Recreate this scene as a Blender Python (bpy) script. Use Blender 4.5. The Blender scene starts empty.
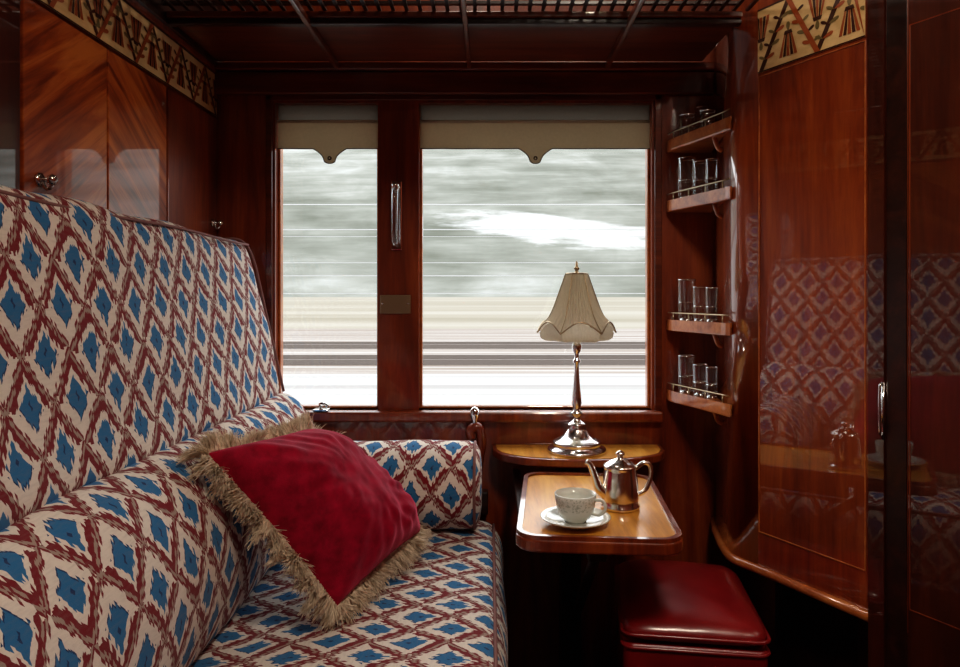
import bpy, bmesh, math, random
from mathutils import Vector, Matrix, noise
random.seed(7)
S=bpy.context.scene
COL=S.collection
PI=math.pi

# ---------------------------------------------------------------- node helper
class NT:
    def __init__(s,name):
        s.mat=bpy.data.materials.new(name); s.mat.use_nodes=True
        s.t=s.mat.node_tree; s.t.nodes.clear()
        s.out=s.t.nodes.new('ShaderNodeOutputMaterial')
    def n(s,ty,**kw):
        n=s.t.nodes.new(ty)
        for k,v in kw.items(): setattr(n,k,v)
        return n
    def link(s,a,b): s.t.links.new(a,b)
    def setin(s,sock,v):
        if isinstance(v,bpy.types.NodeSocket): s.link(v,sock)
        else: sock.default_value=v
    def m(s,op,a,b=None,c=None):
        n=s.n('ShaderNodeMath',operation=op)
        s.setin(n.inputs[0],a)
        if b is not None: s.setin(n.inputs[1],b)
        if c is not None: s.setin(n.inputs[2],c)
        return n.outputs[0]
    def ramp(s,fac,stops,interp='LINEAR'):
        r=s.n('ShaderNodeValToRGB'); r.color_ramp.interpolation=interp
        el=r.color_ramp.elements
        while len(el)<len(stops): el.new(0.5)
        for e,(p,c) in zip(el,stops):
            e.position=p; e.color=(c[0],c[1],c[2],1)
        s.link(fac,r.inputs[0]); return r.outputs[0]
    def mix(s,f,a,b,mode='MIX'):
        n=s.n('ShaderNodeMix',data_type='RGBA',blend_type=mode)
        s.setin(n.inputs[0],f)
        for i,v in ((6,a),(7,b)):
            if isinstance(v,bpy.types.NodeSocket): s.link(v,n.inputs[i])
            else: n.inputs[i].default_value=(v[0],v[1],v[2],1)
        return n.outputs[2]
    def coord(s,which='Object',scale=(1,1,1),rot=(0,0,0)):
        tc=s.n('ShaderNodeTexCoord'); src=tc.outputs[which]
        if any(rot):
            m0=s.n('ShaderNodeMapping'); m0.inputs['Rotation'].default_value=rot
            s.link(src,m0.inputs[0]); src=m0.outputs[0]
        mp=s.n('ShaderNodeMapping')
        mp.inputs['Scale'].default_value=scale
        s.link(src,mp.inputs[0]); return mp.outputs[0]
    def noise(s,vec,scale,detail=4,rough=.5,dist=0):
        n=s.n('ShaderNodeTexNoise'); s.link(vec,n.inputs['Vector'])
        n.inputs['Scale'].default_value=scale; n.inputs['Detail'].default_value=detail
        n.inputs['Roughness'].default_value=rough; n.inputs['Distortion'].default_value=dist
        return n.outputs[0]
    def pbsdf(s,col,rough=.5,metal=0,coat=0,coatr=.05,spec=.5,sheen=0,bump=None,bstr=.2,bdist=.01,**kw):
        p=s.n('ShaderNodeBsdfPrincipled')
        if isinstance(col,bpy.types.NodeSocket): s.link(col,p.inputs['Base Color'])
        else: p.inputs['Base Color'].default_value=(col[0],col[1],col[2],1)
        s.setin(p.inputs['Roughness'],rough)
        p.inputs['Metallic'].default_value=metal
        p.inputs['Coat Weight'].default_value=coat; p.inputs['Coat Roughness'].default_value=coatr
        p.inputs['Specular IOR Level'].default_value=spec
        p.inputs['Sheen Weight'].default_value=sheen
        for k,v in kw.items(): p.inputs[k.replace('_',' ')].default_value=v
        if bump is not None:
            b=s.n('ShaderNodeBump'); b.inputs['Strength'].default_value=bstr; b.inputs['Distance'].default_value=bdist
            s.link(bump,b.inputs['Height']); s.link(b.outputs[0],p.inputs['Normal'])
        s.link(p.outputs[0],s.out.inputs[0]); s.p=p
        return s.mat

def wood(name,dark,mid,light,axis='z',coat=1.0,rough=.35,scale=1.0,coatr=.06,cior=1.5,spec=.5):
    t=NT(name)
    sc={'z':(9,9,.9),'x':(.9,9,9),'y':(9,.9,9)}[axis]
    v=t.coord('Object',tuple(a*scale for a in sc))
    n1=t.noise(v,1.6,6,.6,1.2)
    fine=t.noise(t.coord('Object',tuple(a*scale*14 for a in sc)),1.0,3,.6,.2)
    f=t.m('ADD',t.m('MULTIPLY',n1,.75),t.m('MULTIPLY',fine,.25))
    c=t.ramp(f,[(.32,dark),(.5,mid),(.68,light)])
    return t.pbsdf(c,rough,coat=coat,coatr=coatr,spec=spec,Coat_IOR=cior)

MAHO=wood('mahogany',(.080,.010,.003),(.20,.030,.006),(.33,.068,.013),'z')
MAHOX=wood('mahogany_horizontal',(.045,.006,.002),(.11,.017,.004),(.20,.037,.008),'x')
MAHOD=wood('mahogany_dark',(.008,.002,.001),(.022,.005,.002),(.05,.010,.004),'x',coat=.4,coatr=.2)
MAHOP=wood('mahogany_cabinet',(.11,.013,.003),(.25,.038,.006),(.38,.080,.012),'z',coatr=.012,cior=2.15)
MAHODP=wood('mahogany_dark_polished',(.030,.005,.002),(.06,.010,.003),(.10,.018,.005),'z',coatr=.012,cior=2.0)
MAHOE=wood('mahogany_edge',(.24,.048,.010),(.44,.12,.025),(.60,.21,.05),'x')
SATIN=wood('satinwood',(.40,.16,.02),(.66,.30,.045),(.82,.45,.085),'y',rough=.42,coat=.35,coatr=.2,spec=.3)
MAPLE=wood('maple_inlay',(.56,.35,.13),(.70,.47,.21),(.80,.57,.28),'y',rough=.4,coat=.6)
INK=NT('inlay_dark').pbsdf((.06,.018,.008),.35,coat=.8)
OLIVE=NT('inlay_olive').pbsdf((.20,.14,.05),.35,coat=.8)
REDIN=NT('inlay_red').pbsdf((.36,.08,.02),.35,coat=.8)
SILVER=NT('silver').pbsdf((.86,.87,.88),.20,metal=1)
SILVERW=NT('silver_warm').pbsdf((.90,.85,.79),.18,metal=1)
CHROME=NT('chrome').pbsdf((.75,.75,.74),.1,metal=1)
BRASS=NT('aged_brass').pbsdf((.42,.32,.20),.35,metal=1)
def crotch(name,a,b,c,rx):
    t=NT(name)
    n=t.noise(t.coord('Object',(4,26,2.6),(rx,0,0)),1.2,6,.6,.9)
    n2=t.noise(t.coord('Object',(3,3,3)),1.5,3,.5)
    f=t.m('ADD',t.m('MULTIPLY',n2,.25),t.m('MULTIPLY',n,.75))
    return t.pbsdf(t.ramp(f,[(.38,a),(.5,b),(.62,c)]),.35,coat=1,coatr=.04,Coat_IOR=1.6)
CROTA=crotch('crotch_veneer',(.17,.024,.004),(.40,.078,.011),(.62,.18,.032),.95)
CROTB=crotch('crotch_veneer_mirror',(.17,.024,.004),(.40,.078,.011),(.62,.18,.032),-.95)

def fabric():
    t=NT('ikat_upholstery')
    tc=t.n('ShaderNodeTexCoord'); sep=t.n('ShaderNodeSeparateXYZ'); t.link(tc.outputs['UV'],sep.inputs[0])
    u0,v0=sep.outputs[0],sep.outputs[1]
    wob=t.noise(tc.outputs['UV'],9,2)
    u=t.m('ADD',u0,t.m('MULTIPLY',t.m('SUBTRACT',wob,.5),.012))
    col=t.m('FLOOR',t.m('DIVIDE',u,.0036))
    wn=t.n('ShaderNodeTexWhiteNoise',noise_dimensions='1D'); t.link(col,wn.inputs['W'])
    j1=t.m('MULTIPLY',t.m('SUBTRACT',wn.outputs[0],.5),.013)
    nz=t.noise(tc.outputs['UV'],24,2)
    v=t.m('ADD',t.m('ADD',v0,j1),t.m('MULTIPLY',t.m('SUBTRACT',nz,.5),.007))
    W,H=.094,.126
    p=t.m('DIVIDE',t.m('PINGPONG',u,W/2),W/2)
    q=t.m('DIVIDE',t.m('PINGPONG',v,H/2),H/2)
    d1=t.m('ADD',p,q)
    D=t.m('MINIMUM',d1,t.m('SUBTRACT',2.0,d1))
    isB=t.m('GREATER_THAN',d1,1.0)
    up_=t.m('LESS_THAN',t.m('FRACT',t.m('DIVIDE',v,H)),.5)
    zone=t.m('ABSOLUTE',t.m('SUBTRACT',up_,isB))
    BLUE=(.030,.175,.38); NAVY=(.014,.045,.14); CREAM=(.80,.745,.67); RED=(.21,.014,.022); TAUPE=(.40,.31,.26)
    # bold cream zigzag with a fine maroon core
    rA=t.ramp(D,[(0,NAVY),(.08,BLUE),(.45,BLUE),(.46,NAVY),(.51,CREAM),(.90,CREAM),(.91,RED)],'CONSTANT')
    # bold maroon zigzag edged in cream
    rB=t.ramp(D,[(0,NAVY),(.08,BLUE),(.42,BLUE),(.43,CREAM),(.62,CREAM),(.63,RED),(.88,RED),(.89,TAUPE)],'CONSTANT')
    c=t.mix(zone,rA,rB)
    thr=t.noise(t.coord('UV',(900,900,900)),1,2)
    mott=t.noise(t.coord('UV',(60,250,60)),1,4)
    c=t.mix(t.m('MULTIPLY',t.m('SUBTRACT',mott,.44),.6),c,(.26,.21,.20))
    return t.pbsdf(c,.85,sheen=.1,spec=.2,bump=thr,bstr=.3,bdist=.002)
FAB=fabric()
PIPE=NT('piping').pbsdf((.24,.11,.10),.8)
def velvet():
    t=NT('crimson_velvet'); n=t.noise(t.coord('Object',(1,1,1)),30,5,.65)
    n2=t.noise(t.coord('Object',(1,1,1)),600,2)
    c=t.ramp(n,[(.3,(.18,.002,.016)),(.7,(.43,.005,.038))])
    m=t.pbsdf(c,.75,sheen=.6,spec=.15,bump=n2,bstr=.3,bdist=.002)
    t.p.inputs['Sheen Tint'].default_value=(1,.20,.32,1); t.p.inputs['Sheen Roughness'].default_value=.4
    return m
VELVET=velvet()
def fringe():
    t=NT('fringe_yarn'); n=t.noise(t.coord('Object',(1,1,1)),90,3)
    return t.pbsdf(t.ramp(n,[(.3,(.50,.38,.25)),(.7,(.92,.81,.63))]),.8,sheen=.3)
FRINGE=fringe()
def leather():
    t=NT('red_leather'); n=t.noise(t.coord('Object',(1,1,1)),260,3)
    n2=t.noise(t.coord('Object',(1,1,1)),8,3)
    return t.pbsdf(t.ramp(n2,[(.3,(.16,.004,.006)),(.7,(.27,.008,.010))]),.34,coat=.5,coatr=.16,bump=n,bstr=.15,bdist=.002)
LEATHER=leather()
def porcelain():
    t=NT('porcelain_banded'); tc=t.n('ShaderNodeTexCoord'); sep=t.n('ShaderNodeSeparateXYZ'); t.link(tc.outputs['UV'],sep.inputs[0])
    band=t.m('MULTIPLY',t.m('GREATER_THAN',sep.outputs[1],.34),t.m('LESS_THAN',sep.outputs[1],.51))
    n=t.noise(t.coord('Object',(1,1,1)),260,3,.6)
    c=t.mix(t.m('MULTIPLY',band,t.m('GREATER_THAN',n,.55)),(.72,.74,.68),(.44,.48,.41))
    return t.pbsdf(c,.15,coat=.5)
PORC=porcelain()
def carpet():
    t=NT('carpet'); n=t.noise(t.coord('Object',(1,1,1)),30,5)
    return t.pbsdf(t.ramp(n,[(.3,(.012,.006,.005)),(.7,(.035,.014,.010))]),.95,bump=n)
CARPET=carpet()
def cloth(name,col,trans):
    t=NT(name); n=t.noise(t.coord('Object',(160,160,160)),1,2)
    c=t.mix(t.m('MULTIPLY',n,.35),col,tuple(x*.6 for x in col))
    d=t.n('ShaderNodeBsdfDiffuse'); tr=t.n('ShaderNodeBsdfTranslucent'); t.link(c,d.inputs[0]); t.link(c,tr.inputs[0])
    m=t.n('ShaderNodeMixShader'); m.inputs[0].default_value=trans; t.link(d.outputs[0],m.inputs[1]); t.link(tr.outputs[0],m.inputs[2])
    t.link(m.outputs[0],t.out.inputs[0]); return t.mat
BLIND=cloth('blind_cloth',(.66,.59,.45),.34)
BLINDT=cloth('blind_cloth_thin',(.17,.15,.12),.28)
SHADE=cloth('shade_silk',(.78,.72,.59),.50)
VALANCE=cloth('shade_valance',(.96,.93,.83),.6)
WG=NT('window_glass'); g_=WG.n('ShaderNodeBsdfGlossy'); g_.inputs['Roughness'].default_value=.02
tp_=WG.n('ShaderNodeBsdfTransparent'); tp_.inputs[0].default_value=(.95,.97,.96,1)
lw_=WG.n('ShaderNodeFresnel'); lw_.inputs[0].default_value=1.45
mx_=WG.n('ShaderNodeMixShader'); WG.link(lw_.outputs[0],mx_.inputs[0]); WG.link(tp_.outputs[0],mx_.inputs[1]); WG.link(g_.outputs[0],mx_.inputs[2]); WG.link(mx_.outputs[0],WG.out.inputs[0])
WGLASS=WG.mat
def crystal():
    t=NT('crystal'); g=t.n('ShaderNodeBsdfGlossy'); g.inputs['Roughness'].default_value=.04
    tp=t.n('ShaderNodeBsdfTransparent'); tp.inputs[0].default_value=(.93,.94,.93,1)
    lw=t.n('ShaderNodeLayerWeight'); lw.inputs[0].default_value=.5
    f=t.m('ADD',t.m('MULTIPLY',t.m('POWER',lw.outputs['Facing'],2.2),.75),.14)
    m=t.n('ShaderNodeMixShader'); t.link(f,m.inputs[0]); t.link(tp.outputs[0],m.inputs[1]); t.link(g.outputs[0],m.inputs[2])
    t.link(m.outputs[0],t.out.inputs[0]); return t.mat
CGLASS=crystal()
CEILM=NT('ceiling_lacquer').pbsdf((.62,.53,.38),.4)

# ---------------------------------------------------------------- object helpers
def group(name,loc=(0,0,0)):
    e=bpy.data.objects.new(name,None); e.location=loc; e.empty_display_size=.05; COL.objects.link(e); return e
def finish(name,me,mats,parent=None,smooth=False):
    o=bpy.data.objects.new(name,me); COL.objects.link(o)
    for m in (mats if isinstance(mats,(list,tuple)) else [mats]): me.materials.append(m)
    if smooth:
        for p in me.polygons: p.use_smooth=True
    if parent:
        o.parent=parent; o.matrix_parent_inverse=Matrix.Translation(-Vector(parent.location))
    return o
def mesh(name,vs,fs,mats,parent=None,smooth=False,uvs=None,midx=None):
    me=bpy.data.meshes.new(name); me.from_pydata([tuple(v) for v in vs],[],fs); me.update()
    if uvs:
        l=me.uv_layers.new(name='UVMap')
        k=0
        for fi,f in enumerate(fs):
            for c in range(len(f)):
                l.data[k].uv=uvs[fi][c]; k+=1
    o=finish(name,me,mats,parent,smooth)
    if midx:
        for p,i in zip(me.polygons,midx): p.material_index=i
    return o
def boxes(name,lst,mat,parent=None,bevel=.0,yaw=0,pivot=(0,0)):
    bm=bmesh.new()
    for (x0,x1,y0,y1,z0,z1) in lst:
        r=bmesh.ops.create_cube(bm,size=1)
        for v in r['verts']:
            v.co=Vector(((x0+x1)/2+v.co.x*(x1-x0),(y0+y1)/2+v.co.y*(y1-y0),(z0+z1)/2+v.co.z*(z1-z0)))
    if bevel>0:
        bmesh.ops.bevel(bm,geom=list(bm.edges),offset=bevel,segments=2,affect='EDGES',profile=.5)
    if yaw:
        R=Matrix.Rotation(yaw,4,'Z'); pv=Vector((pivot[0],pivot[1],0))
        for v in bm.verts: v.co=R@(v.co-pv)+pv
    me=bpy.data.meshes.new(name); bm.to_mesh(me); bm.free()
    return finish(name,me,mat,parent)
def lathe(name,prof,c,mat,parent=None,seg=48,mod=None,axis='z',cap=False,uvscale=None):
    vs=[];fs=[];uvs=[]
    L=[0]
    for i in range(1,len(prof)): L.append(L[-1]+math.dist(prof[i],prof[i-1]))
    T=L[-1] or 1
    for i,(r,z) in enumerate(prof):
        for j in range(seg):
            a=2*PI*j/seg; rr,zz=(mod(r,z,a,i) if mod else (r,z))
            if axis=='z': vs.append((c[0]+rr*math.cos(a),c[1]+rr*math.sin(a),c[2]+zz))
            else: vs.append((c[0]+zz,c[1]+rr*math.cos(a),c[2]+rr*math.sin(a)))
    for i in range(len(prof)-1):
        for j in range(seg):
            k=(j+1)%seg
            fs.append((i*seg+j,i*seg+k,(i+1)*seg+k,(i+1)*seg+j))
            if uvscale:
                uvs.append([(L[i],uvscale*j/seg),(L[i],uvscale*(j+1)/seg),(L[i+1],uvscale*(j+1)/seg),(L[i+1],uvscale*j/seg)])
            else:
                uvs.append([(j/seg,L[i]/T),((j+1)/seg,L[i]/T),((j+1)/seg,L[i+1]/T),(j/seg,L[i+1]/T)])
    return mesh(name,vs,fs,mat,parent,True,uvs)
def catmull(pts,n=8,closed=False):
    P=[Vector(p) for p in pts]; out=[]; N=len(P)
    rng=N if closed else N-1
    for i in range(rng):
        p0=P[(i-1)%N] if (closed or i>0) else P[0]; p1=P[i]; p2=P[(i+1)%N]
        p3=P[(i+2)%N] if (closed or i+2<N) else P[-1]
        for k in range(n):
            t=k/n
            out.append(.5*((2*p1)+(p2-p0)*t+(2*p0-5*p1+4*p2-p3)*t*t+(3*p1-p0-3*p2+p3)*t**3))
    if not closed: out.append(P[-1])
    return out
def tube(name,pts,r,mat,parent=None,seg=8,smooth_n=0,closed=False,radii=None,flat=1.0):
    P=[Vector(p) for p in pts]
    if smooth_n: P=catmull(P,smooth_n,closed)
    n=len(P)
    vs=[];fs=[]
    up=Vector((0,0,1)); prev=None
    for i,p in enumerate(P):
        a=P[(i-1)%n] if (closed or i>0) else P[0]; b=P[(i+1)%n] if (closed or i<n-1) else P[-1]
        t=(b-a).normalized()
        if prev is None:
            x=t.cross(up)
            if x.length<.1: x=t.cross(Vector((1,0,0)))
        else: x=prev-t*prev.dot(t)
        x.normalize(); y=t.cross(x); prev=x
        rr=r
        if radii:
            f=i/(n-1)*(len(radii)-1); k=min(int(f),len(radii)-2); rr=radii[k]+(radii[k+1]-radii[k])*(f-k)
        for j in range(seg):
            an=2*PI*j/seg; vs.append(p+x*math.cos(an)*rr+y*math.sin(an)*rr*flat)
    for i in range(n if closed else n-1):
        for j in range(seg):
            k=(j+1)%seg; i2=(i+1)%n
            fs.append((i*seg+j,i*seg+k,i2*seg+k,i2*seg+j))
    if not closed:
        fs.append(tuple(range(seg))[::-1]); fs.append(tuple((n-1)*seg+j for j in range(seg)))
    return mesh(name,vs,fs,mat,parent,True)
def prism(name,pts,z0,z1,mat,parent=None,bevel=0,smooth=False):
    n=len(pts)
    bm=bmesh.new()
    b=[bm.verts.new((p[0],p[1],z0)) for p in pts]; t=[bm.verts.new((p[0],p[1],z1)) for p in pts]
    bm.faces.new(b[::-1]); bm.faces.new(t)
    for i in range(n): bm.faces.new((b[i],b[(i+1)%n],t[(i+1)%n],t[i]))
    bmesh.ops.recalc_face_normals(bm,faces=bm.faces)
    if bevel:
        es=[e for e in bm.edges if abs(e.verts[0].co.z-e.verts[1].co.z)<1e-6]
        bmesh.ops.bevel(bm,geom=es,offset=bevel,segments=3,affect='EDGES',profile=.5)
    me=bpy.data.meshes.new(name); bm.to_mesh(me); bm.free()
    return finish(name,me,mat,parent,smooth)
def rrect(cx,cy,w,d,r,yaw=0,n=8):
    out=[]
    for sx,sy,a0 in ((1,1,0),(-1,1,90),(-1,-1,180),(1,-1,270)):
        for k in range(n+1):
            a=math.radians(a0+90*k/n)
            x=sx*(w/2-r)+r*math.cos(a); y=sy*(d/2-r)+r*math.sin(a)
            out.append((cx+x*math.cos(yaw)-y*math.sin(yaw),cy+x*math.sin(yaw)+y*math.cos(yaw)))
    return out
def ring(name,outer,inner,z0,z1,mat,parent=None):
    n=len(outer); vs=[];fs=[]
    for z in (z0,z1):
        vs+= [(p[0],p[1],z) for p in outer]+[(p[0],p[1],z) for p in inner]
    for i in range(n):
        k=(i+1)%n
        fs.append((2*n+i,2*n+k,3*n+k,3*n+i)); fs.append((i,k,2*n+k,2*n+i)); fs.append((n+k,n+i,3*n+i,3*n+k)); fs.append((k,i,n+i,n+k))
    return mesh(name,vs,fs,mat,parent)

def loft(name,ctrl,y0,y1,mat,parent,r=.03,ny=70,puff=.004,seed=0,uoff=0,voff=0):
    prof=[(p.x,p.y) for p in catmull([(a,b,0) for a,b in ctrl],8,True)]
    n=len(prof); cx=sum(p[0] for p in prof)/n; cz=sum(p[1] for p in prof)/n
    ys=[y0+r*(1-math.cos(PI/2*k/6)) for k in range(6)]
    m=ny
    ys+=[y0+r+(y1-y0-2*r)*k/m for k in range(m+1)]
    ys+=[y1-r*(1-math.cos(PI/2*k/6)) for k in range(5,-1,-1)]
    L=[0]
    for i in range(1,n+1): L.append(L[-1]+math.dist(prof[i%n],prof[i-1]))
    nor=[]
    for i in range(n):
        a=Vector(prof[i-1]);b=Vector(prof[(i+1)%n]); t=(b-a).normalized(); nn=Vector((-t.y,t.x))
        if nn.dot(Vector((cx,cz))-Vector(prof[i]))<0: nn=-nn
        nor.append(nn)
    vs=[];fs=[];uvs=[]
    for y in ys:
        d=min(y-y0,y1-y); ins=0
        if d<r: ins=r*(1-math.sqrt(max(0,1-(1-d/r)**2)))
        for i in range(n):
            nz=(noise.noise(Vector((prof[i][0]*6,y*5+seed,prof[i][1]*6))))*puff
            q=Vector(prof[i])+nor[i]*(ins-nz)
            vs.append((q.x,y,q.y))
    for j in range(len(ys)-1):
        for i in range(n):
            k=(i+1)%n
            fs.append((j*n+i,j*n+k,(j+1)*n+k,(j+1)*n+i))
            uvs.append([(ys[j]+uoff,L[i]+voff),(ys[j]+uoff,L[i+1]+voff),(ys[j+1]+uoff,L[i+1]+voff),(ys[j+1]+uoff,L[i]+voff)])
    for base,rev in ((0,False),((len(ys)-1)*n,True)):
        f=[base+i for i in range(n)]
        if rev: f=f[::-1]
        fs.append(tuple(f)); uvs.append([(vs[a][0],vs[a][2]) for a in f])
    return mesh(name,vs,fs,mat,parent,True,uvs)

# ================================================================= ROOM SHELL
XL,XR,YB=-.739,.83,1.88
CH=2.25
boxes('floor',[(-.85,.90,-.75,1.96,-.06,0)],CARPET)
boxes('ceiling',[(-.85,.90,-.75,1.96,CH,CH+.06)],CEILM)
boxes('wall_back',[(XL-.06,-.577,YB,YB+.07,0,CH),(.435,.90,YB,YB+.07,0,CH),(-.577,.435,YB,YB+.07,0,.811),
    (-.577,.435,YB,YB+.07,1.636,CH),(-.301,-.191,YB,YB+.07,.811,1.636)],MAHO)
boxes('wall_left',[(XL-.06,XL,-.75,YB,0,CH)],MAHO)
boxes('wall_right',[(XR,XR+.06,-.75,YB,0,CH)],MAHO)
boxes('wall_front',[(XL-.06,XR+.06,-.81,-.75,0,CH)],MAHO)

# left wall panelling
lp=group('wall_panel',(XL,1.4,1.3))
x0=XL; x1=XL+.006
def lpanel(n,ya,yb,za,zb,m): boxes(n,[(x0,x1,ya,yb,za,zb)],m,lp,.0015)
lpanel('veneer_1',1.345,1.587,.3,1.592,CROTB)
lpanel('veneer_2',1.100,1.340,.3,1.592,CROTA)
lpanel('stile',1.595,1.88,.3,1.592,MAHO)
lpanel('veneer_3',.60,1.092,.3,1.592,MAHODP)
lpanel('veneer_4',-.70,.59,.3,1.592,MAHO)
boxes('frieze',[(XL,XL+.02,-.75,1.88,1.725,CH)],MAHOD,lp)
boxes('cornice_bead',[(XL,XL+.012,-.75,1.88,1.712,1.727)],MAHO,lp,.003)

# marquetry
def marquetry(parent,org,ud,vd,nd,L,Hh,prefix):
    org,ud,vd,nd=map(Vector,(org,ud,vd,nd))
    def poly(name,pts,mat,h):
        n=len(pts); vs=[org+ud*a+vd*b+nd*h for a,b in pts]; mesh(name,vs,[tuple(range(n))],mat,parent)
    poly(prefix+'_ground',[(0,0),(L,0),(L,Hh),(0,Hh)],MAPLE,.0075)
    poly(prefix+'_border_low',[(0,0),(L,0),(L,.003),(0,.003)],INK,.0082)
    poly(prefix+'_border_high',[(0,Hh-.004),(L,Hh-.004),(L,Hh),(0,Hh)],INK,.0082)
    polys={0:[],1:[],2:[]}
    def add(pts,mi): polys[mi].append(pts)
    def drop(cx,cy,ang,ln,w,mi):
        pts=[]
        for k in range(14):
            a=2*PI*k/14; x=ln/2*(1-math.cos(a)); y=w/2*math.sin(a)*(abs(math.sin(a/2))**.8)
            pts.append((cx+x*math.cos(ang)-y*math.sin(ang),cy+x*math.sin(ang)+y*math.cos(ang)))
        add(pts,mi)
    def tassel(a,b,s,flip):
        f=-1 if flip else 1
        for q in (-2,-1,0,1,2):
            xa=a+q*.0042*s; xb=a+q*.0095*s
            add([(xa-.0016*s,b),(xa+.0016*s,b),(xb+.0036*s,b-f*.046*s),(xb-.0036*s,b-f*.046*s)],0 if q%2 else 2)
        add([(a-.011*s,b),(a+.011*s,b),(a+.008*s,b+f*.008*s),(a-.008*s,b+f*.008*s)],0)
        drop(a,b+f*.006*s,PI/2*f,.020*s,.012*s,1)
    per=.14; k=0; a=.01
    while a<L+.1:
        for (p0,p1,mi) in (((a,0),(a+per/2,Hh),0),((a+per/2,Hh),(a+per,0),2)):
            dx=.006
            pts=[(p0[0]-dx,p0[1]),(p0[0]+dx,p0[1]),(p1[0]+dx,p1[1]),(p1[0]-dx,p1[1])]
            add([(min(max(x,0),L),y) for x,y in pts],mi)
        for sgn in (-1,1):
            for q in range(4):
                t=.18+.18*q; px=a+per/2*t if sgn>0 else a+per-per/2*t; py=Hh*t
                drop(px,py,(PI*.10 if sgn>0 else PI*.90),.024,.010,1 if q%2 else 2)
                drop(px,py,(PI*.85 if sgn>0 else PI*.15),.020,.008,0 if q%2 else 1)
        tassel(a+per/2,.062,1.0,False)
        tassel(a,Hh-.066,1.0,True)
        a+=per;k+=1
    for mi,m in ((0,INK),(1,OLIVE),(2,REDIN)):
        vs=[];fs=[]
        for q,pl in enumerate(polys[mi]):
            pl=[(min(max(x,.001),L-.001),min(max(y,.003),Hh-.004)) for x,y in pl]
            if max(x for x,y in pl)-min(x for x,y in pl)<.001: continue
            b=len(vs); vs+=[org+ud*x+vd*y+nd*(.0084+.00014*mi+.000004*q) for x,y in pl]; fs.append(tuple(range(b,b+len(pl))))
        mesh(prefix+'_motif_%d'%mi,vs,fs,m,parent)
marquetry(lp,(XL,1.875,1.597),(0,-1,0),(0,0,1),(1,0,0),.80,.113,'marquetry')

def hook(name,loc,s=.6):
    g=group(name,loc); x,y,z=loc
    lathe('backplate',[(0,0),(.017*s,0),(.017*s,.004),(.010*s,.007),(0,.008)],loc,CHROME,g,24,axis='x')
    lathe('knob',[(0,.006),(.006*s,.007),(.005*s,.014),(.012*s,.018),(.014*s,.023),(.009*s,.028),(0,.030)],loc,CHROME,g,24,axis='x')
    tube('hook_arm',[(x+.006,y,z-.003),(x+.012,y,z-.014),(x+.020,y,z-.012),(x+.022,y,z-.003)],.003,CHROME,g,8,6)
hook('coat_hook',(XL+.006,1.137,1.307),.7); hook('coat_hook',(XL+.006,1.845,1.31))

# window joinery
boxes('trim_1',[(-.739,.60,YB-.02,YB,1.655,1.715)],MAHOX,None,.004)
boxes('trim_2',[(-.739,.60,YB-.035,YB,1.715,1.735)],MAHOX,None,.004)
boxes('window_sill',[(-.60,.46,YB-.028,YB+.05,.782,.811)],MAHO,None,.006)
boxes('trim_3',[(-.60,-.583,YB-.008,YB,.811,1.655),(.441,.46,YB-.008,YB,.811,1.655),(-.60,.46,YB-.008,YB,1.642,1.655)],MAHOX,None,.002)
def window(name,xa,xb,za,zb):
    g=group(name,((xa+xb)/2,YB+.03,(za+zb)/2)); w=.007
    boxes('frame',[(xa,xa+w,YB+.026,YB+.05,za,zb),(xb-w,xb,YB+.026,YB+.05,za,zb),(xa+w,xb-w,YB+.026,YB+.05,za,za+w),(xa+w,xb-w,YB+.026,YB+.05,zb-w,zb)],MAHOE,g,.002)
    mesh('glass_pane',[(xa,YB+.045,za),(xb,YB+.045,za),(xb,YB+.045,zb),(xa,YB+.045,zb)],[(0,1,2,3)],WGLASS,g)
window('window_1',-.577,-.301,.811,1.636); window('window_2',-.191,.435,.811,1.636)
def blind(xa,xb,tab):
    g=group('roller_blind',((xa+xb)/2,YB+.015,1.57))
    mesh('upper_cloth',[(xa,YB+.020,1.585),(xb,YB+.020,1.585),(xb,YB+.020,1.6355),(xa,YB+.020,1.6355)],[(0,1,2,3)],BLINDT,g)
    n=140; vs=[];fs=[]
    for i in range(n+1):
        x=xa+(xb-xa)*i/n; d=abs(x-tab)
        if d<.016: z=1.476+.010*(1-math.sqrt(max(0,1-(d/.016)**2)))
        elif d<.045:
            t=(d-.016)/.029; z=1.486+.030*(t**.55)
        else: z=1.516
        yy=YB+.016+.001*math.sin(x*60)
        vs+=[(x,yy,z),(x,yy,1.592),(x,yy+.003,z),(x,yy+.003,1.592)]
    for i in range(n):
        a=4*i;b=a+4
        fs+=[(a,b,b+1,a+1),(a+2,a+3,b+3,b+2),(a,a+2,b+2,b),(a+1,b+1,b+3,a+3)]
    mesh('hem_panel',vs,fs,BLIND,g)
    tube('hem_piping',[(vs[4*i][0],vs[4*i][1]-.001,vs[4*i][2]) for i in range(n+1)],.0014,INK,g,6)
    tube('grommet',[(tab+.004*math.cos(a*PI/8),YB+.013,1.490+.004*math.sin(a*PI/8)) for a in range(16)],.002,INK,g,6,0,True)
    tube('batten',[(xa,YB+.016,1.590),(xb,YB+.016,1.590)],.004,BLIND,g)
blind(-.575,-.303,-.434); blind(-.189,.433,.123)

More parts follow.
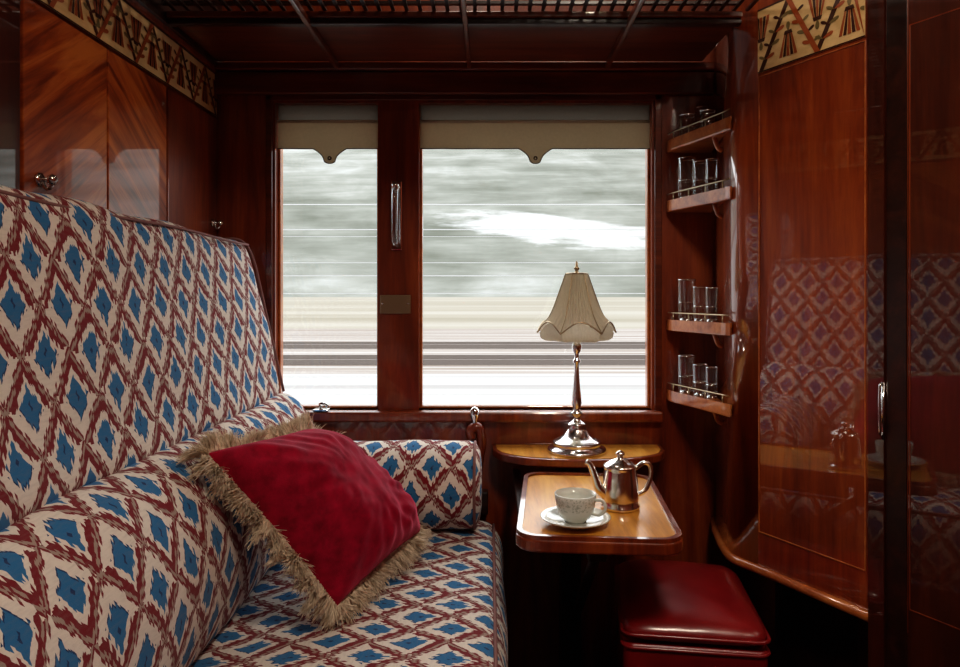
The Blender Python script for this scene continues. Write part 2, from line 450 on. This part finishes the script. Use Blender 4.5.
# mullion fittings
g=group('window_handle',(-.25,1.87,1.33))
boxes('plate',[(-.264,-.236,1.872,1.88,1.240,1.425)],CHROME,g,.002)
tube('grip',[(-.25,1.872,1.40),(-.25,1.845,1.395),(-.25,1.84,1.33),(-.25,1.845,1.265),(-.25,1.872,1.26)],.009,CGLASS,g,12,6)
lathe('finial',[(0,0),(.012,.003),(.008,.012),(.011,.016),(0,.022)],(-.25,1.85,1.395),CHROME,g,20)
g=group('name_plate',(-.253,1.875,1.095))
boxes('plate',[(-.295,-.212,1.874,1.88,1.070,1.120)],BRASS,g,.002)
for a in (-.288,-.219): lathe('screw',[(0,0),(.003,.001),(.003,.003)],(a,1.873,1.095),CHROME,g,10)
def latch(x,z):
    g=group('window_latch',(x,1.86,z))
    boxes('base',[(x-.02,x+.02,1.848,1.878,z,z+.006)],CHROME,g,.002)
    tube('lever',[(x,1.862,z+.004),(x,1.855,z+.02),(x+.012,1.845,z+.022),(x+.022,1.842,z+.016)],.005,CHROME,g,8,5)
latch(-.449,.8115)

# luggage rack & board
g=group('luggage_rack',(0,1.5,1.74))
boxes('back_board',[(XL+.02,.56,1.55,1.845,1.735,1.75)],MAHOX,g,.003)
boxes('front_rail',[(XL+.02,.56,1.555,1.575,1.722,1.735),(XL+.02,.55,1.10,1.13,1.73,1.77)],MAHOD,g,.003)
sl=[]
for k in range(43):
    x=XL+.035+k*.0303
    sl.append((x,x+.008,1.13,1.56,1.752,1.757))
for k in range(11):
    y=1.15+k*.038
    sl.append((XL+.02,.55,y,y+.012,1.757,1.763))
boxes('lattice',sl,MAHOD,g)
for k,x in enumerate((-.405,-.055,.31)):
    boxes('bracket_%d'%k,[(x-.006,x+.006,1.10,1.86,1.717,1.735)],MAHOX,g,.003)

# ================================================================= CORNER CABINET
cab=group('corner_cabinet',(.70,1.5,0))
A=Vector((.592,1.545,0)); ud=Vector((.468,-.8837,0)).normalized(); FL=.495
B=A+ud*FL; END=(B.x,B.y)
nd=Vector((ud.y,-ud.x,0))
if nd.x>0: nd=-nd
w=.0018
UE,US,UP=.252,.292,.335
curve=[(.583,1.80),(.568,1.72),(.5605,1.67),(.5575,1.63),(.560,1.605),(.570,1.582),(.592,1.545)]
cpts=[(p.x,p.y) for p in catmull([(a,b,0) for a,b in curve],8)]
fine=[(.604,1.879)]+cpts+[END,(.829,END[1]),(.829,1.879)]
o=prism('body',fine,.516,CH-.001,MAHOP,cab)
for p in o.data.polygons: p.use_smooth=(abs(p.normal.z)<.5 and p.area<.06)
Sx=A+ud*(UE+.010)
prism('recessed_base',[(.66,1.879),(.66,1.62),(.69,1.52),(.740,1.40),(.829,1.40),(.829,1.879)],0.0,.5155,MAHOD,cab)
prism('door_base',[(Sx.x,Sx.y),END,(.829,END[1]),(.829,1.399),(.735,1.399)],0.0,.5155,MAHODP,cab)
rail=[(a-.004,b-.004,.517) for a,b in [(.604,1.879)]+cpts]+[(Sx.x-.004,Sx.y-.002,.517)]
tube('bottom_rail',rail,.010,MAHOE,cab,10)
def fstrip(name,u0,u1,z0,z1,h,mat,h0=0):
    vs=[]
    for hh in (h0,h):
        for (u,z) in ((u0,z0),(u1,z0),(u1,z1),(u0,z1)):
            p=A+ud*u+nd*hh; vs.append((p.x,p.y,z))
    mesh(name,vs,[(4,5,6,7),(0,1,5,4),(1,2,6,5),(2,3,7,6),(3,0,4,7)],mat,cab)
def beads(u0,u1,tag,zb,mat):
    fstrip(tag+'_bead_1',u0,u0+w,zb,1.60,.002,mat); fstrip(tag+'_bead_2',u1-w,u1,zb,1.60,.002,mat)
    fstrip(tag+'_bead_3',u0,u1,zb-w,zb,.002,mat); fstrip(tag+'_bead_4',u0,u1,1.60,1.60+w,.002,mat)
beads(.002,UE,'panel_left',.60,MAHOE); beads(UP,FL-.03,'panel_right',.56,MAHO)
fstrip('meeting_stile',UE+.010,US,.01,2.1,.008,MAHODP)
fstrip('dark_stile',US+.003,UP-.004,.01,2.1,.004,MAHOD)
fstrip('dark_field',UP-.002,FL-.002,.01,2.1,.0008,MAHODP)
marquetry(cab,A+Vector((0,0,1.608))-nd*.006,ud,(0,0,1),nd,UE,.14,'marquetry')
hp=A+ud*(US-.001)+nd*.008
g=group('door_handle',(hp.x,hp.y,.91))
tube('plate',[(hp.x,hp.y,.855),(hp.x,hp.y,.96)],.0030,CHROME,g,10)
tube('lever',[(hp.x+nd.x*.002,hp.y+nd.y*.002,.955),(hp.x+nd.x*.010,hp.y+nd.y*.010,.95),(hp.x+nd.x*.010,hp.y+nd.y*.010,.87),(hp.x+nd.x*.002,hp.y+nd.y*.002,.865)],.0022,CHROME,g,8,5)
# ================================================================= SHELVES + GLASSES
def shelf(z,t=.024):
    g=group('corner_shelf',(.54,1.78,z))
    pts=[(.473,1.877),(.473,1.850),(.477,1.835),(.541,1.640),(.545,1.620),(.551,1.606),(.5565,1.612),(.5565,1.62),(.5595,1.66),(.567,1.71),(.580,1.79),(.595,1.877)]
    prism('board',pts,z,z+t,MAHOE,g,.004)
    vs=[];fs=[]
    rl=[(.473,1.872),(.473,1.850),(.477,1.835),(.541,1.640),(.545,1.620),(.551,1.606)]
    n=len(rl)
    for a,b in rl:
        ia,ib=a+.005,b+.002
        vs+=[(a,b,z+t-.004),(a,b,z+t+.006),(ia,ib,z+t+.006),(ia,ib,z+t-.004)]
    for i in range(n-1):
        for k in range(4):
            fs.append((4*i+k,4*i+(k+1)%4,4*(i+1)+(k+1)%4,4*(i+1)+k))
    fs.append((0,1,2,3)); fs.append((4*n-1,4*n-2,4*n-3,4*n-4))
    mesh('raised_edge',vs,fs,MAHOE,g)
    rr=[(.476,1.872),(.477,1.850),(.481,1.836),(.545,1.640),(.551,1.610)]
    tube('gallery_rail',[(a,b,z+t+.024) for a,b in rr],.0016,BRASS,g,8)
    for k,(a,b) in enumerate([(.481,1.836),(.502,1.77),(.524,1.705),(.545,1.640)]):
        tube('post_%d'%k,[(a,b,z+t-.002),(a,b,z+t+.024)],.0016,BRASS,g,6)
    tube('bracket',[(.545,1.70,z+.002),(.553,1.70,z-.022),(.564,1.70,z-.03)],.006,MAHOE,g,8,4)
    return z+t
def tumbler(x,y,z,r=.023,h=.085):
    g=group('drinking_glass',(x,y,z))
    z+=.0005
    def cut(R,Z,a,i):
        return (R*(1+(.07*math.cos(10*a) if 2<=i<=6 else 0)),Z)
    lathe('glass',[(0.0001,.006),(r*.76,.006),(r*.84,.004),(r*.87,h*.12),(r*.88,h*.25),(r*.90,h*.38),(r*.92,h*.45),(r*.94,h*.55),(r,h)],(x,y,z),CGLASS,g,80,mod=cut)
    lathe('base',[(.0001,0),(r*.8,0),(r*.84,.005),(r*.80,.011),(.0001,.012)],(x,y,z),CHROME,g,30)
    tube('gilt_rim',[(x+r*math.cos(a*PI/14),y+r*math.sin(a*PI/14),z+h) for a in range(28)],.0011,CHROME,g,6,0,True)
    tube('cut_band',[(x+r*.925*math.cos(a*PI/14),y+r*.925*math.sin(a*PI/14),z+h*.47) for a in range(28)],.0012,CHROME,g,6,0,True)
for z in (1.500,1.340,1.025,.838):
    zt=shelf(z)
    if z>1.45: tumbler(.512,1.815,zt,.022,.06); tumbler(.539,1.735,zt,.018,.05)
    else:
        h=.11 if z>1 else .10
        tumbler(.511,1.820,zt,.023,h); tumbler(.530,1.765,zt,.019,h*.82); tumbler(.544,1.718,zt,.0145,h*.80)
    if z>1.45: tumbler(.5585,1.852,zt,.016,.09)

# ================================================================= SOFA
sofa=group('sofa',(-.35,.9,0))
Y0,Y1=-.15,1.79
up=[(-.532,.862),(-.545,.95),(-.565,1.05),(-.585,1.14),(-.600,1.21),(-.617,1.250),(-.650,1.265),(-.690,1.260),(-.712,1.22),(-.716,1.05),(-.714,.87),(-.63,.845)]
loft('upper_back',up,Y0,Y1,FAB,sofa,.035,puff=.010)
lo=[(-.542,.868),(-.505,.864),(-.472,.838),(-.438,.780),(-.418,.705),(-.425,.62),(-.462,.548),(-.55,.53),(-.68,.53),(-.70,.70),(-.66,.85)]
loft('lower_back',lo,Y0,Y1+.005,FAB,sofa,.04,puff=.012,seed=5)
se=[(-.50,.535),(-.40,.552),(-.25,.560),(-.10,.559),(-.025,.552),(.006,.538),(.026,.50),(.034,.44),(.026,.37),(-.005,.335),(-.25,.33),(-.50,.33),(-.53,.43)]
loft('seat_cushion',se,Y0,Y1+.01,FAB,sofa,.035,puff=.008,seed=9)
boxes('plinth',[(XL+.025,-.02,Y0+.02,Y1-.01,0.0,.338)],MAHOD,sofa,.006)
tube('piping_seat',[(.009,Y0+.03+(Y1-Y0-.06)*k/30,.541+.002*math.sin(k*1.3)) for k in range(31)],.0035,PIPE,sofa)
tube('piping_back_end',[(a,Y1-.012,b) for a,b in [(-.524,.875),(-.545,.97),(-.566,1.06),(-.586,1.15),(-.601,1.21),(-.622,1.250),(-.655,1.263),(-.70,1.255)]],.0035,PIPE,sofa,8,4)
tube('piping_back_top',[(-.612,Y0+.04+(Y1-.02-Y0-.04)*k/20,1.249+.003*math.sin(k*.9)) for k in range(21)],.003,PIPE,sofa)
R=.103
prof=[(0.0001,-.515),(.05,-.515),(.09,-.510),(R,-.49)]+[(R*(1+.015*math.sin(k*.9)),-.49+.44*k/12) for k in range(1,12)]+[(R,-.052),(.097,-.034),(.080,-.024),(.05,-.020),(.02,-.022),(0.0001,-.024)]
lathe('bolster',prof,(0,1.685,.665),FAB,sofa,56,axis='x',uvscale=.630)
tube('bolster_piping',[(-.036,1.685+.0995*math.cos(a*PI/16),.665+.0995*math.sin(a*PI/16)) for a in range(32)],.0035,PIPE,sofa,8,0,True)
g=group('armrest_bracket',(-.03,1.83,.75))
tube('scroll',[(-.045,1.835,.56),(-.03,1.835,.68),(-.022,1.835,.735),(-.032,1.832,.775),(-.052,1.83,.765),(-.048,1.83,.745)],.014,MAHO,g,12,6,flat=.9)
lathe('knob',[(0,0),(.010,.002),(.007,.014),(.013,.026),(.012,.040),(.006,.048),(0,.05)],(-.040,1.832,.778),CHROME,g,24)
boxes('mount',[(-.07,-.005,1.845,1.88,.54,.60)],MAHOD,g,.003)

# ================================================================= CUSHION
cu=group('throw_pillow',(-.31,1.317,.72))
QA=Vector((-.453,1.10,.870)); QB=Vector((-.375,1.42,.846)); QC=Vector((-.150,1.50,.612)); QD=Vector((-.262,1.18,.590))
def bil(s,t):
    a=(s+1)/2;b=(t+1)/2
    return QA*(1-a)*(1-b)+QB*a*(1-b)+QC*a*b+QD*(1-a)*b
Cc=bil(0,0)
U=((QB-QA)+(QC-QD)).normalized(); V=((QD-QA)+(QC-QB)); V=(V-U*V.dot(U)).normalized()
Nn=U.cross(V)
if Nn.z<0: Nn=-Nn
def ppos(s,t): return bil(s*(1-.05*(1-t*t)),t*(1-.05*(1-s*s)))
def pil(s,t,side):
    th=.108*((1-abs(s)**2.8)*(1-abs(t)**2.8))**.5
    p=ppos(s,t)
    wr=noise.noise(p*9)*.014+noise.noise(p*20)*.010+noise.noise(p*45)*.003
    edge=(1-abs(s)**6)*(1-abs(t)**6)
    ra=math.atan2(t,s)
    wr+=.006*math.sin(ra*22)*(max(abs(s),abs(t))**3)
    return p+Nn*side*(th*(1.0 if side>0 else .5)+wr*edge)
n=80; vs=[];fs=[]
for side in (1,-1):
    b=len(vs)
    for i in range(n+1):
        for j in range(n+1): vs.append(pil(-1+2*i/n,-1+2*j/n,side))
    for i in range(n):
        for j in range(n):
            q=(b+i*(n+1)+j,b+(i+1)*(n+1)+j,b+(i+1)*(n+1)+j+1,b+i*(n+1)+j+1)
            fs.append(q if side<0 else q[::-1])
mesh('velvet_cover',vs,fs,VELVET,cu,True)
per=[]
K=90
for k in range(K): per.append((-1+2*k/K,-1))
for k in range(K): per.append((1,-1+2*k/K))
for k in range(K): per.append((1-2*k/K,1))
for k in range(K): per.append((-1,1-2*k/K))
tube('braid',[ppos(s,t) for s,t in per],.006,FRINGE,cu,8,0,True)
vs=[];fs=[]
for q in range(14000):
    f=random.random()*len(per); i=int(f)%len(per); j=(i+1)%len(per); fr=f-int(f)
    p0=ppos(*per[i]).lerp(ppos(*per[j]),fr)
    s,t=per[i]
    out=(p0-Cc); out=out-Nn*out.dot(Nn)
    sd=Vector((0,0,0))
    if abs(s)>.93: sd+=U*(1 if s>0 else -1)
    if abs(t)>.93: sd+=V*(1 if t>0 else -1)
    clump=Vector((noise.noise(p0*60),noise.noise(p0*60+Vector((9,0,0))),noise.noise(p0*60+Vector((0,9,0)))))
    dr=(sd.normalized()+.25*out.normalized()+clump*.9+Nn*random.uniform(-.6,.7)+Vector([random.uniform(-.22,.22) for _ in range(3)])).normalized()
    ln=random.uniform(.020,.034); wd=.0010
    side=dr.cross(Vector([random.uniform(-1,1) for _ in range(3)])).normalized()*wd
    sag=Vector((0,0,-1)); b=len(vs)
    p=p0+Nn*random.uniform(-.007,.009)
    curl=clump*1.2+Vector([random.uniform(-.4,.4) for _ in range(3)])
    for k in range(4):
        tt=k/3; c=p+dr*ln*tt+(sag*.2+curl*.5)*ln*tt*tt; ww=side*(1-tt*.6)
        vs+= [c-ww,c+ww]
    for k in range(3): fs.append((b+2*k,b+2*k+1,b+2*k+3,b+2*k+2))
mesh('fringe',vs,fs,FRINGE,cu)

# ================================================================= TABLE
tb=group('folding_table',(.21,1.455,.69)); yaw=-.085
TC=(.212,1.452)
prism('leaf_body',rrect(TC[0],TC[1],.30,.455,.045,yaw),.664,.688,MAHO,tb,.005)
ring('raised_lip',rrect(TC[0],TC[1],.296,.451,.043,yaw),rrect(TC[0],TC[1],.276,.431,.035,yaw),.686,.6945,MAHO,tb)
prism('inlaid_top',rrect(TC[0],TC[1],.277,.432,.035,yaw),.6875,.6895,SATIN,tb)
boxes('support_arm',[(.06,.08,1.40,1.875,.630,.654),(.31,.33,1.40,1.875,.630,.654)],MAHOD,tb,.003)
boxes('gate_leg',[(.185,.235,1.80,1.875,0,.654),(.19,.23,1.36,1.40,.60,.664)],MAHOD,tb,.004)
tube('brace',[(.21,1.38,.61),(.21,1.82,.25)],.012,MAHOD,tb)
lg=group('window_ledge',(.23,1.79,.715))
lpts=[(.005,1.878)]+[(p.x,p.y) for p in catmull([(.007,1.82,0),(.03,1.765,0),(.10,1.715,0),(.23,1.695,0),(.35,1.712,0),(.425,1.755,0),(.452,1.81,0)],6)]+[(.457,1.878)]
prism('top',lpts,.700,.720,MAHO,lg,.004)
lin=[(.23+(a-.23)*.95,1.80+(b-1.80)*.88) for a,b in lpts]
prism('inlay',lin,.7195,.7208,SATIN,lg)

# ================================================================= LAMP
LX=.221
L=group('table_lamp',(LX,1.785,.7208)); lc=(LX,1.785,.7210)
base=[(0.0001,0),(.073,0),(.075,.004),(.073,.010),(.062,.014),(.060,.019),(.064,.023),(.060,.028),(.045,.034),(.034,.043),(.026,.056),(.022,.066),(.024,.070),(.017,.074),
 (.010,.080),(.008,.090),(.014,.096),(.014,.100),(.008,.105),(.010,.112),(.013,.125),(.012,.14),(.0085,.17),(.0065,.20),(.006,.225),(.010,.228),(.010,.233),(.006,.237),(.006,.25),(.011,.256),(.013,.268),(.009,.280),(.006,.285),(.006,.315),(.0001,.316)]
lathe('stem_and_base',base,lc,SILVER,L,56)
def lobe(a): return abs(math.sin(a*3))
def shm(r,z,a,i):
    k=lobe(a)
    t=min(1,max(0,(.450-z)/.135))
    rr=r+(.0014+.0030*t)*math.cos(a*48)
    rr*=1-.13*t*k
    zz=z
    if i>=5: zz=z-(.022*(i-4)/5)*(1-k)+.006*k*(i-4)/5
    return rr,zz
sh=[(.024,.455),(.027,.450),(.032,.435),(.039,.415),(.046,.395),(.055,.374),(.065,.356),(.077,.342),(.089,.332),(.098,.326)]
lathe('pleated_shade',sh,lc,SHADE,L,384,mod=shm)
def vam(r,z,a,i):
    k=lobe(a); f=(1,.8,.45,.15,0)[i]
    return r*(1-.13*k*f)+.0010*math.cos(a*66), z-.022*(1-k)*f+.004*k*f
lathe('valance',[(.094,.325),(.091,.308),(.082,.294),(.068,.285),(.054,.282)],lc,VALANCE,L,198,mod=vam)
for k in range(6):
    a=2*PI*k/6
    pts=[]
    for i,(r,z) in enumerate(sh):
        zz=z-(.022*max(0,i-4)/5)
        pts.append((lc[0]+(r*1.02+.002)*math.cos(a),lc[1]+(r*1.02+.002)*math.sin(a),lc[2]+zz))
    tube('rib_%d'%k,pts,.0014,BRASS,L,6,3)
hem=[]
for q in range(144):
    a=2*PI*q/144; k=lobe(a); r=.098*(1-.13*.93*k)*1.015
    hem.append((lc[0]+r*math.cos(a),lc[1]+r*math.sin(a),lc[2]+.326-.022*(1-k)+.006*k))
tube('hem_braid',hem,.0020,BRASS,L,6,0,True)
tube('shade_rim',[(lc[0]+.026*math.cos(PI*a/12),lc[1]+.026*math.sin(PI*a/12),lc[2]+.453) for a in range(24)],.0022,BRASS,L,8,0,True)
lathe('finial',[(.022,.452),(.006,.456),(.004,.462),(.008,.466),(.004,.471),(.0025,.482),(.0001,.487)],lc,BRASS,L,20)
for k in range(3):
    a=2*PI*k/3; tube('shade_carrier_%d'%k,[(lc[0],lc[1],lc[2]+.312),(lc[0]+.05*math.cos(a),lc[1]+.05*math.sin(a),lc[2]+.33),(lc[0]+.022*math.cos(a),lc[1]+.022*math.sin(a),lc[2]+.452)],.0015,BRASS,L,6,4)

# ================================================================= COFFEE POT, CUP
zt=.6900
c=(.263,1.415,zt); p=group('coffee_pot',c)
lathe('body',[(.0001,0),(.036,0),(.039,.003),(.039,.007),(.036,.010),(.037,.02),(.0355,.05),(.033,.075),(.032,.080),(.034,.083),(.033,.086),(.028,.090),(.019,.096),(.008,.100),(.005,.103),(.009,.107),(.009,.111),(.004,.115),(.0001,.116)],c,SILVERW,p,48)
tube('spout',[(c[0]-.030,c[1]-.004,zt+.030),(c[0]-.044,c[1]-.006,zt+.042),(c[0]-.052,c[1]-.007,zt+.064),(c[0]-.061,c[1]-.008,zt+.088),(c[0]-.070,c[1]-.009,zt+.096)],.008,SILVERW,p,12,6,radii=[.013,.010,.0075,.006,.006])
tube('handle',[(c[0]+.029,c[1],zt+.078),(c[0]+.048,c[1],zt+.091),(c[0]+.061,c[1],zt+.084),(c[0]+.061,c[1],zt+.060),(c[0]+.050,c[1],zt+.035),(c[0]+.034,c[1],zt+.026)],.0045,SILVERW,p,10,6)
c=(.160,1.312,zt); p=group('saucer',c)
lathe('dish',[(.0001,.003),(.030,.003),(.030,0),(.034,0),(.037,.004),(.055,.010),(.065,.015),(.0655,.0165),(.064,.017),(.052,.013),(.036,.007),(.0001,.006)],c,PORC,p,48)
c=(.160,1.312,zt+.0065); p=group('tea_cup',c)
lathe('bowl',[(.0001,0),(.020,0),(.021,.004),(.028,.009),(.035,.022),(.038,.040),(.039,.052),(.0378,.0525),(.0365,.040),(.033,.022),(.026,.012),(.0001,.009)],c,PORC,p,48)
tube('handle',[(c[0]+.034,c[1]-.016,c[2]+.044),(c[0]+.048,c[1]-.024,c[2]+.044),(c[0]+.052,c[1]-.026,c[2]+.030),(c[0]+.042,c[1]-.021,c[2]+.018),(c[0]+.030,c[1]-.014,c[2]+.018)],.003,PORC,p,8,6)

# ================================================================= STOOL
sy=-.14; SC=(.410,1.482); st=group('footstool',(SC[0],SC[1],0))
def pad(name,w,d,z0,h,mat,pw=6):
    n=40; vs=[];fs=[]
    def P(s,t,top):
        a=s*w/2;b=t*d/2
        m=(abs(s)**8+abs(t)**8)**(1/8) or 1
        k=1 if max(abs(s),abs(t))==0 else max(abs(s),abs(t))/m
        a*=k;b*=k
        e=max(abs(s),abs(t))
        prof_=(1-e**pw)**.5
        dome=.014*(1-s*s)*(1-t*t)
        wr=.0025*noise.noise(Vector((s*3,t*3,1)))
        z=z0+h*.45+(h*.55*prof_+dome+wr*prof_ if top else -h*.45*prof_)
        return Vector((SC[0]+a*math.cos(sy)-b*math.sin(sy),SC[1]+a*math.sin(sy)+b*math.cos(sy),z))
    for top in (1,0):
        base=len(vs)
        for i in range(n+1):
            for j in range(n+1):
                s=math.sin(PI/2*(-1+2*i/n)); t=math.sin(PI/2*(-1+2*j/n)); vs.append(P(s,t,top))
        for i in range(n):
            for j in range(n):
                q=(base+i*(n+1)+j,base+(i+1)*(n+1)+j,base+(i+1)*(n+1)+j+1,base+i*(n+1)+j+1); fs.append(q if top else q[::-1])
    return mesh(name,vs,fs,mat,st,True)
pad('seat_pad',.275,.345,.452,.052,LEATHER)
prism('upholstered_body',rrect(SC[0],SC[1],.268,.338,.02,sy),.10,.456,LEATHER,st,.006)
tube('piping',[(a,b,.475) for a,b in rrect(SC[0],SC[1],.272,.342,.022,sy)],.004,LEATHER,st,8,0,True)
tube('piping_low',[(a,b,.450) for a,b in rrect(SC[0],SC[1],.270,.340,.022,sy)],.004,LEATHER,st,8,0,True)
for k,(a,b) in enumerate(((-.11,-.145),(.11,-.145),(-.11,.145),(.11,.145))):
    x=SC[0]+a*math.cos(sy)-b*math.sin(sy); y=SC[1]+a*math.sin(sy)+b*math.cos(sy)
    lathe('foot_%d'%k,[(.0001,0),(.012,0),(.018,.03),(.02,.10),(.0001,.10)],(x,y,0),MAHOD,st,16)

# ================================================================= OUTSIDE
def strip_mat(name,stops,ys,xs=.02,rough=.9,dist=0):
    t=NT(name); v=t.coord('Object',(xs,ys,ys)); n=t.noise(v,1,6,.62,dist)
    return t.pbsdf(t.ramp(n,stops),rough,spec=.1)
SNOW=strip_mat('snow_ground',[(.35,(.20,.19,.185)),(.55,(.29,.29,.29))],1.2)
BALL=strip_mat('ballast_ground',[(.38,(.11,.085,.07)),(.48,(.19,.165,.145)),(.58,(.28,.27,.265))],2.6,.03)
FIELD=strip_mat('stubble_field',[(.3,(.15,.135,.105)),(.5,(.20,.185,.155)),(.7,(.25,.24,.22))],.18,.008)
def bankmat():
    t=NT('wooded_bank')
    n=t.noise(t.coord('Object',(.030,.16,.16)),1,6,.62,.15)
    trees=t.noise(t.coord('Object',(.09,.10,.10)),1,4,.6,.4)
    f=t.m('ADD',t.m('MULTIPLY',n,.62),t.m('MULTIPLY',trees,.38))
    c=t.ramp(f,[(.36,(.085,.090,.075)),(.48,(.135,.14,.125)),(.56,(.18,.185,.17)),(.66,(.26,.265,.26))])
    tc=t.n('ShaderNodeTexCoord'); sp=t.n('ShaderNodeSeparateXYZ'); t.link(tc.outputs['Object'],sp.inputs[0])
    dx=t.m('DIVIDE',t.m('SUBTRACT',sp.outputs[0],8),15); dy=t.m('DIVIDE',t.m('SUBTRACT',sp.outputs[1],t.m('MULTIPLY_ADD',sp.outputs[0],-.22,94)),4.5)
    d=t.m('ADD',t.m('MULTIPLY',dx,dx),t.m('MULTIPLY',dy,dy))
    dn=t.noise(t.coord('Object',(.15,.35,.35)),1,5,.6,.3)
    d=t.m('ADD',d,t.m('MULTIPLY',t.m('SUBTRACT',dn,.5),3.6))
    mr=t.n('ShaderNodeMapRange'); t.link(d,mr.inputs[0]); mr.inputs[1].default_value=1.2; mr.inputs[2].default_value=.2; mr.inputs[3].default_value=0; mr.inputs[4].default_value=.85
    c=t.mix(mr.outputs[0],c,(.38,.385,.39))
    return t.pbsdf(c,.9,spec=.1)
BANK=bankmat()
def ground(name,ya,yb,za,zb,mat,X=400):
    mesh(name,[(-X,ya,za),(X,ya,za),(X,yb,zb),(-X,yb,zb)],[(0,1,2,3)],mat)
ground('snow_verge',2.6,17,-.8,-.8,SNOW); ground('railway_ballast',17,40,-.8,-.8,BALL); ground('farm_field',40,75,-.8,.9,FIELD)
ground('wooded_hillside',75,150,.9,40,BANK)
RAILM=NT('rail_steel').pbsdf((.11,.09,.08),.5)
g=group('railway_track',(0,20,-.7))
boxes('rails',[(-150,150,19.2,19.28,-.8,-.65),(-150,150,20.7,20.78,-.8,-.65),(-150,150,25.0,25.1,-.8,-.65),(-150,150,26.5,26.6,-.8,-.65)],RAILM,g)
g=group('overhead_wires',(0,15,3))
WIREM=NT('wire').pbsdf((.3,.3,.3),.5)
boxes('wires',[(-150,150,15,15.03,3.05,3.07),(-150,150,15.4,15.43,2.55,2.57),(-150,150,15.4,15.43,2.40,2.41),(-150,150,16,16.03,1.55,1.57),(-150,150,16,16.03,1.85,1.865),(-150,150,18,18.03,1.15,1.17)],WIREM,g)

# ================================================================= LIGHT
W=bpy.data.worlds.new('overcast'); S.world=W; W.use_nodes=True
bg=W.node_tree.nodes['Background']; bg.inputs[0].default_value=(.97,.98,1,1); bg.inputs[1].default_value=3.5
pl=bpy.data.lights.new('window_portal','AREA'); pl.shape='RECTANGLE'; pl.size=1.02; pl.size_y=.84
po=bpy.data.objects.new('window_portal',pl); COL.objects.link(po); po.location=(-.07,YB+.09,1.22); po.rotation_euler=(-PI/2,0,0)
try: pl.cycles.is_portal=True
except Exception as e: print(e)
OPAL=NT('opal').pbsdf((.9,.85,.7),.3,Transmission_Weight=.5)
def fill_light(x,y,size,en,rot,r):  # added area light under the ceiling, with an invented fixture
    cl=group('ceiling_fill',(x,y,CH))
    lathe('dome',[(r,0),(r*.97,-.012),(r*.75,-.03),(.0001,-.04)],(x,y,CH-.0005),OPAL,cl,32)  # made-up shell around the added light
    al=bpy.data.lights.new('fill_area','AREA'); al.shape='DISK'; al.size=size; al.energy=en; al.color=(1,.87,.72)
    ao=bpy.data.objects.new('fill_area',al); COL.objects.link(ao); ao.location=(x,y,CH-.06); ao.rotation_euler=rot
    ao.parent=cl; ao.matrix_parent_inverse=Matrix.Translation(-Vector(cl.location))
fill_light(.38,.15,.35,18.5,(.25,-.40,0),.16)  # unseen warm fill added overhead to brighten sofa and panelling
fill_light(-.05,1.45,.12,1.8,(0,0,0),.07)  # small light added above the rack to lighten lattice and ceiling

# ================================================================= CAMERA
cam=bpy.data.cameras.new('camera'); co=bpy.data.objects.new('camera',cam); COL.objects.link(co)
co.location=(0,0,1.12); co.rotation_euler=(PI/2,0,0)
cam.sensor_width=36; cam.lens=700/960*36; cam.shift_x=-10/960; cam.shift_y=-38.5/960; cam.clip_start=.01; cam.clip_end=2000
S.camera=co
S.view_settings.view_transform='Standard'
for lk in ('Medium High Contrast','Standard - Medium High Contrast'):
    try: S.view_settings.look=lk; break
    except Exception as e: print(e)
S.view_settings.exposure=0.05
